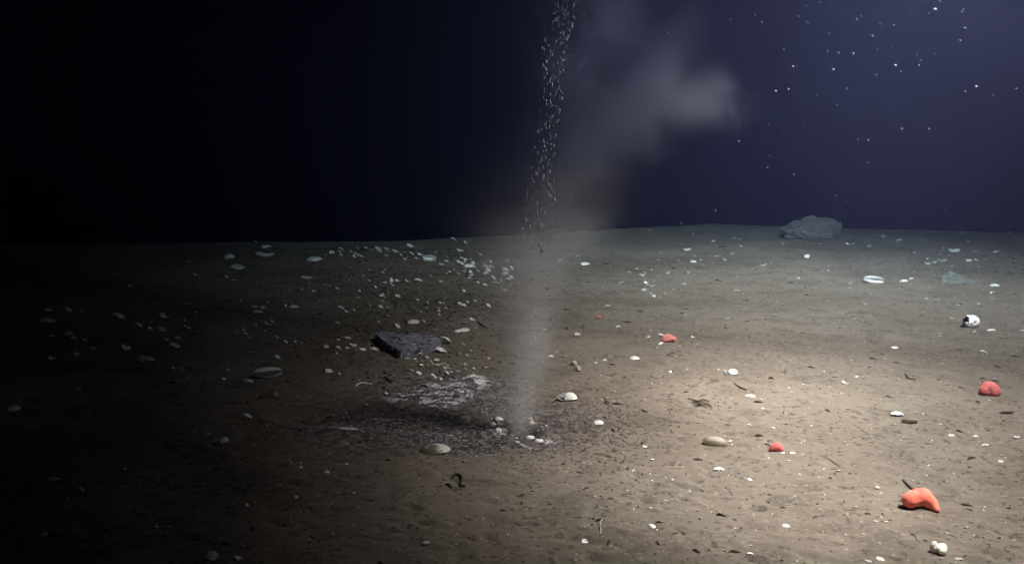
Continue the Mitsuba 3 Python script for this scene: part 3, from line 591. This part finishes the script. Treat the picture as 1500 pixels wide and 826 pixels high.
# ---------------------------------------------------------------- worms, tubes and twigs
def line(name, pix, rad_px, bsdf, text, cat, lift=1.0, tint=(0.04, 0.033, 0.027)):
    u = px_size(pix[0][0], pix[0][1], 1.0)
    pts = [at_px(x, y, rad_px * u * (0.6 + lift * h)) for x, y, h in pix]
    m = tube(pts, [rad_px * u] * len(pts), seed=next_seed(), sides=7, tint=tint)
    thing(name, m, bsdf, text, cat)
line('twig', [(662, 698, 0), (671, 697, .5), (676, 702, .5), (674, 710, .4), (681, 713, 0)], 1.5, 'stone', 'dark hooked twig on the mud below the tan brown clam', 'twig')
line('worm_tube', [(522, 567, 0), (526, 563, .5), (535, 562, .6), (545, 563, .2)], 1.2, 'stone', 'thin white bent tube at the left rim of the pale mat', 'tube', tint=(0.72, 0.68, 0.64))
line('worm_tube', [(879, 782, 0), (880, 776, .5), (879, 771, .8), (882, 764, .4)], 1.2, 'stone', 'pale curled tube standing on the mud at the bottom', 'tube', tint=(0.40, 0.34, 0.28))
line('twig', [(1076, 562, 0), (1082, 567, .5), (1092, 572, .3)], 1.2, 'stone', 'dark thin twig just behind the smooth white oval shell', 'twig', tint=(0.09, 0.075, 0.06))
line('twig', [(1208, 670, 0), (1219, 676, .5), (1230, 682, .2)], 0.9, 'stone', 'thin brown straight twig lying slantwise on the bright mud', 'twig', tint=(0.14, 0.11, 0.085))
line('twig', [(1327, 549, 0), (1333, 553, .4), (1339, 555, .2)], 1.4, 'stone', 'short dark twig on the mud left of the dull red lump', 'twig', tint=(0.09, 0.075, 0.06))
line('twig', [(1324, 705, 0), (1330, 712, .4), (1337, 717, .2)], 2.0, 'stone', 'dark short stick pointing at the orange red lump', 'twig', tint=(0.09, 0.075, 0.06))
line('twig', [(700, 472, 0), (706, 477, .4), (712, 480, .2)], 1.2, 'stone', 'dark short stick between the slab and the plume', 'twig')
line('twig', [(563, 552, 0), (567, 556, .3), (573, 560, 0)], 1.3, 'stone', 'dark short stick behind the pale mat below the slab', 'twig')
r_ = np.random.default_rng(77)
c, u = on_ground(1026, 592), px_size(1026, 592, 1.0)
tg = []
for k in range(16):
    a, x, y, h = r_.uniform(-1.2, 0.4), r_.uniform(-13, 13), r_.uniform(-22, 22), r_.uniform(3, 9)
    p = [np.array([x - h * math.cos(a), y - 1.8 * h * math.sin(a), r_.uniform(0.2, 2)]), np.array([x, y, r_.uniform(1.5, 5)]), np.array([x + h * math.cos(a), y + 1.8 * h * math.sin(a), r_.uniform(0.2, 2)])]
    tg.append(tube([q * u + [c[0], c[1], ground_z(c[0], c[1])] for q in p], np.array([0.5, 1.0, 0.5]) * u, seed=k, sides=5, tint=(0.10, 0.082, 0.065)))
thing('twig_tangle', merge(tg), 'stone', 'tangle of thin dark twigs on bright mud left of the smooth oval shell', 'twigs')

# ---------------------------------------------------------------- small dark slivers on the mud: scraps, and painted shade of burrow pits
PIT_SHADE_SCRAP = [tube([(-0.5, 0, 0.06), (-0.1, r_.uniform(-.1, .1), 0.14), (0.5, r_.uniform(-.2, .2), 0.05)], [0.10, 0.17, 0.08], seed=k, sides=6, tint=(0.060, 0.049, 0.039), wob=0.5) for k in range(5)]
PIT_SHADE_SCRAP = [mikit.ply((m[0], m[1]), 'stone', smooth=True, color=m[2]) for m in PIT_SHADE_SCRAP]
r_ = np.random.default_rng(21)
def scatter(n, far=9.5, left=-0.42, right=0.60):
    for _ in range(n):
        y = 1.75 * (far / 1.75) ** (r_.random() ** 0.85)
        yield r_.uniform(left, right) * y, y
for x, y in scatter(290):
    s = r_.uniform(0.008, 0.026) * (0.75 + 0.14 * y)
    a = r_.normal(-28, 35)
    key = numbered('pit_shade_scrap')
    scene[key] = {**PIT_SHADE_SCRAP[int(r_.integers(5))], 'to_world': T().translate([x, y, ground_z(x, y) - 0.05 * s]).rotate([0, 0, 1], a).scale([s, s, s])}
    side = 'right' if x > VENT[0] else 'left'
    labels[key] = {'label': f'small dark brown sliver for scraps and shaded pits on the mud {side} of the plume', 'category': 'scrap', 'group': f'dark slivers for scraps and pit shade on the mud {side} of the plume'}
def crumbs(n, lo, hi, tint, seed, far=8.5, place=None):
    """Many little broken bits as one mesh."""
    g = np.random.default_rng(seed)
    base = trimesh.creation.icosphere(subdivisions=0)
    bv, bf = np.array(base.vertices), np.array(base.faces)
    if place is None:
        y = 1.6 * (far / 1.6) ** g.random(n)
        x = g.uniform(-0.6, 0.62, n) * y
    else:
        x, y = (np.array(t) for t in zip(*(place(g) for _ in range(n))))
    s = np.exp(g.uniform(math.log(lo), math.log(hi), n)) * (0.6 + 0.16 * y)
    v = bv[None] * (1 + 0.5 * (g.random((n, len(bv), 1)) - 0.5)) * np.stack([s * g.uniform(0.7, 1.6, n), s, s * g.uniform(0.4, 0.8, n)], -1)[:, None]
    a = g.uniform(0, np.pi, n)[:, None]
    vx, vy = v[..., 0] * np.cos(a) - v[..., 1] * np.sin(a), v[..., 0] * np.sin(a) + v[..., 1] * np.cos(a)
    z = np.array([ground_z(p, r) for p, r in zip(x, y)]) + 0.15 * s
    v = np.stack([vx + x[:, None], vy + y[:, None], v[..., 2] + z[:, None]], -1).reshape(-1, 3)
    f = (bf[None] + 12 * np.arange(n)[:, None, None]).reshape(-1, 3)
    c = np.repeat(np.array(tint)[None] * g.uniform(0.7, 1.15, (n, 1)), len(bv), 0)
    return v, f, np.clip(c, 0, 0.86)
def stuff(name, m, text, bsdf='stone'):
    scene[name] = mikit.ply((m[0], m[1]), bsdf, smooth=False, color=m[2])
    labels[name] = {'kind': 'stuff', 'label': text}
stuff('mud_crumbs', crumbs(3800, 0.0014, 0.0042, (0.075, 0.062, 0.050), 1), 'dark crumbs of mud strewn over the seabed')
def left_patch(g):
    px, py = g.normal(600, 90), g.normal(440, 55)
    d_ = ray(px, max(py, 365))
    return d_[0] * EYE[2] / -d_[2], d_[1] * EYE[2] / -d_[2]
def vent_side(g):
    return VENT[0] + 0.16 + g.normal(0, 0.13), VENT[1] + 0.08 + g.normal(0, 0.22)
stuff('dark_grains', crumbs(2600, 0.0018, 0.0062, (0.050, 0.042, 0.036), 7, place=left_patch), 'dark grains among the far shells at left')
stuff('vent_grains', crumbs(2200, 0.0014, 0.0040, (0.065, 0.055, 0.050), 9, place=vent_side), 'dark grains on the mud right of the vent')
stuff('shell_grit', crumbs(1500, 0.0010, 0.0030, (0.70, 0.66, 0.60), 2), 'tiny pale shell grit strewn over the seabed')
def in_mat(g):
    q = MAT[int(g.integers(3))]
    return q[0][0] + g.normal(0, 0.42) * q[1], q[0][1] + g.normal(0, 0.42) * q[2]
stuff('mat_crumbs', crumbs(4200, 0.0012, 0.0036, (0.062, 0.055, 0.056), 3, place=in_mat), 'dark grains covering the stained ground round the vent')
stuff('mat_tufts', crumbs(2600, 0.0014, 0.0042, (0.30, 0.275, 0.30), 4, place=in_mat), 'pale mauve tufts of bacterial mat on the stained ground')

# ---------------------------------------------------------------- the plume of silt and gas from the vent
NX, NY, NZ = 110, 64, 150
LO, HI = np.array([-0.62, VENT[1] - 0.42, -0.064]), np.array([1.00, VENT[1] + 0.62, 1.724])
gx, gy, gz = (np.linspace(LO[i], HI[i], n) for i, n in enumerate((NX, NY, NZ)))
GZ, GY, GX = np.meshgrid(gz, gy, gx, indexing='ij')
warp = [meshkit.fbm(np.stack([GX * 4.2, GY * 4.2, GZ * 3.0 + 9 * i], -1), 3, seed=20 + i) - 0.5 for i in range(2)]
amp = np.clip(GZ * 0.25, 0, 0.18)
WX, WY = GX + warp[0] * amp * 1.6, GY + warp[1] * amp * 1.6
fine = meshkit.fbm(np.stack([GX * 9, GY * 9, GZ * 7], -1), 3, seed=30)
ctr_x = VENT[0] + np.interp(GZ, [0, .25, .5, .66, .8, 1.0, 1.2, 1.7], [0, .012, .03, .06, .12, .17, .20, .24])
ctr_y = VENT[1] + np.interp(GZ, [0, .5, 1.0, 1.7], [0, .05, .15, .25])
half = np.interp(GZ, [-.06, 0, .06, .25, .5, .7, .9, 1.7], [.03, .032, .042, .068, .11, .16, .17, .17])
q = ((WX - ctr_x) ** 2 + (WY - ctr_y) ** 2) / half ** 2
column = np.exp(-q ** 1.2) * np.interp(GZ, [-.06, 0, .05, .3, .45, .7, .85, 1.0, 1.7], [4, 6, 9.5, 10, 6, .85, .4, .15, .1])
# the cloud that the silt drifts off into: billows whose rim is cut by noise
bil = meshkit.fbm(np.stack([GX * 5.5, GY * 5.5, GZ * 5.5], -1), 4, seed=33)
def blob(cx, cy, cz, rx, ry, rz):
    return 1 - np.sqrt(((GX - cx) / rx) ** 2 + ((GY - VENT[1] - cy) / ry) ** 2 + ((GZ - cz) / rz) ** 2)
field = np.maximum.reduce([blob(0.40, .15, 1.08, .27, .26, .29), blob(0.31, .15, 1.22, .22, .26, .30), blob(0.22, .12, 0.98, .16, .2, .3), blob(0.30, .2, 1.5, .24, .26, .3), blob(0.56, .15, 1.00, .19, .25, .19)])
cloud = np.clip((field + 0.9 * (bil - 0.5) + 0.9 * (fine - 0.5)) / 0.8, 0, 1) * (field > -0.45)
cloud = cloud * cloud * (3 - 2 * cloud) * (0.30 + 0.26 * np.exp(-((GX - 0.54) / 0.18) ** 2 - ((GZ - 0.99) / 0.16) ** 2))
mist = blob(0.16, .05, .66, .20, .2, .26)
mist = np.clip((mist + 1.2 * (bil - 0.5)) / 0.8, 0, 1) * 0.15
skirt = np.exp(-(((GX - 0.06) / 0.17) ** 2 + ((WY - VENT[1]) / 0.2) ** 2 + (GZ - 0.60) ** 2 / 0.14 ** 2)) * 0.10
edge = 1
for G, a, b in ((GX, LO[0], HI[0]), (GY, LO[1], HI[1]), (GZ, -1, HI[2])):
    t = np.clip(np.minimum(G - a, b - G) / 0.14, 0, 1)
    edge = edge * t * t * (3 - 2 * t)
dens = (column * np.clip(0.3 + 1.4 * fine, 0, 2) + (cloud + mist + skirt) * np.clip(0.4 + 1.2 * fine, 0, 2)) * edge
# below, grey silt still thick over the vent; above, the thinned cloud, its colour bluer to paint in cool lamp light: each a closed box of its own
CUT = 72                                        # z = 0.80
for name, k0, k1, tint, text in (('plume', 0, CUT + 1, (0.93, 0.93, 0.96), 'grey plume of silt rising thick from the vent'),
                                 ('drifting_smoke', CUT, NZ, (0.76, 0.79, 0.97), 'pale smoke coloured mauve for cool lamp light drifting off the plume to the upper right')):
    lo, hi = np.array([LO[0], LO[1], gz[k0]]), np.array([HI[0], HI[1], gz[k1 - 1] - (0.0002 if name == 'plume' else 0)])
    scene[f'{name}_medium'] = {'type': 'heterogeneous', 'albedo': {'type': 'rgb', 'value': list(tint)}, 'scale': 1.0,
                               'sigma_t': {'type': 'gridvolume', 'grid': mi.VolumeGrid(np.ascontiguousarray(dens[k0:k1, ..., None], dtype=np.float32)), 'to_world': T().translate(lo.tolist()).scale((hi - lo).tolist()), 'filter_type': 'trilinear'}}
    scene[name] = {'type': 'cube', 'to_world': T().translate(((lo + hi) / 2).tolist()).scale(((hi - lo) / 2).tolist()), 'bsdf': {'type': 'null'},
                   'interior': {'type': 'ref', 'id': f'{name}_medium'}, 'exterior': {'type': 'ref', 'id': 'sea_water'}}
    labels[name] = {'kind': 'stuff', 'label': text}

# ---------------------------------------------------------------- gas bubbles with a milky skin, rising beside the plume's core
sph = trimesh.creation.icosphere(subdivisions=1)
for nm, al in (('dull_gas', 0.62), ('dim_gas', 0.45)):
    scene[nm] = {'type': 'principled', 'base_color': {'type': 'rgb', 'value': [al, al * 1.02, al * 1.1]}, 'roughness': 0.25, 'specular': 0.6}
bub = [mikit.ply(sph, b_, smooth=True) for b_ in ('frosted_gas', 'dull_gas', 'dim_gas')]
r_ = np.random.default_rng(8)
def in_water(px, py, depth):
    return EYE + ray(px, py) * depth
PATH_Y = [372, 335, 290, 240, 190, 150, 110, 70, 30, -5]
PATH_X = [784, 786, 791, 797, 801, 808, 812, 812, 825, 832]
PATH_W = [22, 24, 20, 16, 13, 14, 14, 16, 15, 18]
for k in range(240):
    py = -4 + 372 * ((k * 0.61803) % 1) ** 1.15
    px = np.interp(py, PATH_Y[::-1], PATH_X[::-1]) + r_.uniform(-1.15, 1.15) * np.interp(py, PATH_Y[::-1], PATH_W[::-1])
    p = in_water(px, py, VENT[1] + r_.normal(-0.05, 0.03))
    s = math.exp(r_.uniform(math.log(0.0019), math.log(0.0044)))
    key = numbered('gas_bubble')
    scene[key] = {**bub[int(r_.integers(3))], 'to_world': T().translate(p.tolist()).rotate([0, 1, 0], r_.normal(8, 14)).scale([s * 0.75, s * 0.75, s * r_.uniform(1.0, 1.9)])}
    labels[key] = {'label': 'tiny silvery gas bubble rising in the column above the vent', 'category': 'bubble', 'group': 'gas bubbles rising above the vent'}

mic = trimesh.creation.icosphere(subdivisions=0)
V, F = [], []
for k in range(140):
    py = r_.uniform(-4, 400)
    px = np.interp(py, [0] + PATH_Y[::-1][1:] + [400], PATH_X[::-1] + [782]) + r_.normal(0, 0.75) * np.interp(py, [0] + PATH_Y[::-1][1:] + [400], PATH_W[::-1] + [24])
    p = in_water(px, py, VENT[1] + r_.normal(-0.04, 0.05))
    V.append(np.array(mic.vertices) * r_.uniform(0.0006, 0.0015) * [1, 1, 1.5] + p)
    F.append(np.array(mic.faces) + 12 * k)
scene['fine_bubbles'] = mikit.ply((np.vstack(V), np.vstack(F)), 'frosted_gas', smooth=True)
labels['fine_bubbles'] = {'kind': 'stuff', 'label': 'mist of the finest gas bubbles rising above the vent'}

# ---------------------------------------------------------------- drifting flakes in the water at right
flk = [lump(1, 0.8, 0.7, seed=90 + k, sub=1, rough=0.9, tint=(0.75, 0.75, 0.78)) for k in range(3)]
scene['grey_flake'] = {'type': 'diffuse', 'reflectance': {'type': 'rgb', 'value': [0.085, 0.085, 0.10]}}
scene['murky_flake'] = {'type': 'diffuse', 'reflectance': {'type': 'rgb', 'value': [0.028, 0.029, 0.036]}}
flk = [[mikit.ply((m[0], m[1]), b_, smooth=True) for m in flk] for b_ in ('floating_flake', 'grey_flake', 'murky_flake')]
FLAKES = [(1162, 98, 3.0), (1136, 134, 3.6), (1148, 73, 2.4), (1145, 190, 2.8), (1272, 206, 3.2), (1082, 207, 2.6), (1126, 182, 2.0), (1303, 234, 2.0), (1163, 256, 2.2), (998, 327, 3.0), (1411, 14, 3.6), (1413, 42, 3.6),
          (1370, 14, 3.4), (1343, 81, 2.4), (1346, 96, 3.0), (1349, 89, 2.6), (1312, 96, 2.6), (1284, 110, 2.6), (1221, 102, 2.4), (1228, 78, 2.2), (1250, 79, 2.0), (1255, 29, 2.6), (1262, 24, 2.4), (1289, 36, 2.4), (1309, 37, 2.2),
          (1278, 53, 2.4), (1430, 127, 2.8), (1454, 140, 2.8), (1489, 130, 2.8), (1321, 189, 2.6), (1361, 189, 2.6), (1257, 205, 2.2), (1212, 75, 2.0), (1215, 50, 2.2), (1170, 24, 2.2), (1180, 31, 2.0), (1184, 34, 2.0), (1202, 4, 2.2),
          (1181, 9, 2.2), (1070, 29, 2.2), (978, 49, 2.0), (980, 152, 1.8), (1155, 131, 1.8), (1127, 228, 1.8), (1197, 140, 1.8), (1176, 185, 1.8), (1048, 308, 2.2), (1384, 308, 2.4), (989, 116, 1.6), (1240, 296, 1.8), (1320, 105, 2.0), (1407, 60, 2.6)]
FLAKES += [(r_.uniform(1060, 1500), r_.uniform(0, 320), r_.uniform(1.2, 2.0)) for _ in range(26)]
for k, (px, py, r) in enumerate(FLAKES):
    bright = k in (0, 1, 2, 4, 5, 9)
    dep = r_.uniform(2.4, 3.4) if bright else r_.uniform(3.5, 6.5)
    s = r * dep * 0.5774 / 750 * (0.5 if bright else r_.uniform(0.5, 0.95))
    key = numbered('drifting_flake')
    scene[key] = {**flk[0 if bright else 1 + k % 2][k % 3], 'to_world': T().translate(in_water(px, py, dep).tolist()).rotate([0, 0, 1], float(r_.uniform(0, 180))).scale([s, s, s * 1.2])}
    which = ('bright white flake drifting in the blue water right of the plume', 'bright drifting flakes') if bright else ('faint pale flake drifting in the blue water at upper right', 'faint drifting flakes')
    labels[key] = {'label': which[0], 'category': 'flake', 'group': which[1]}
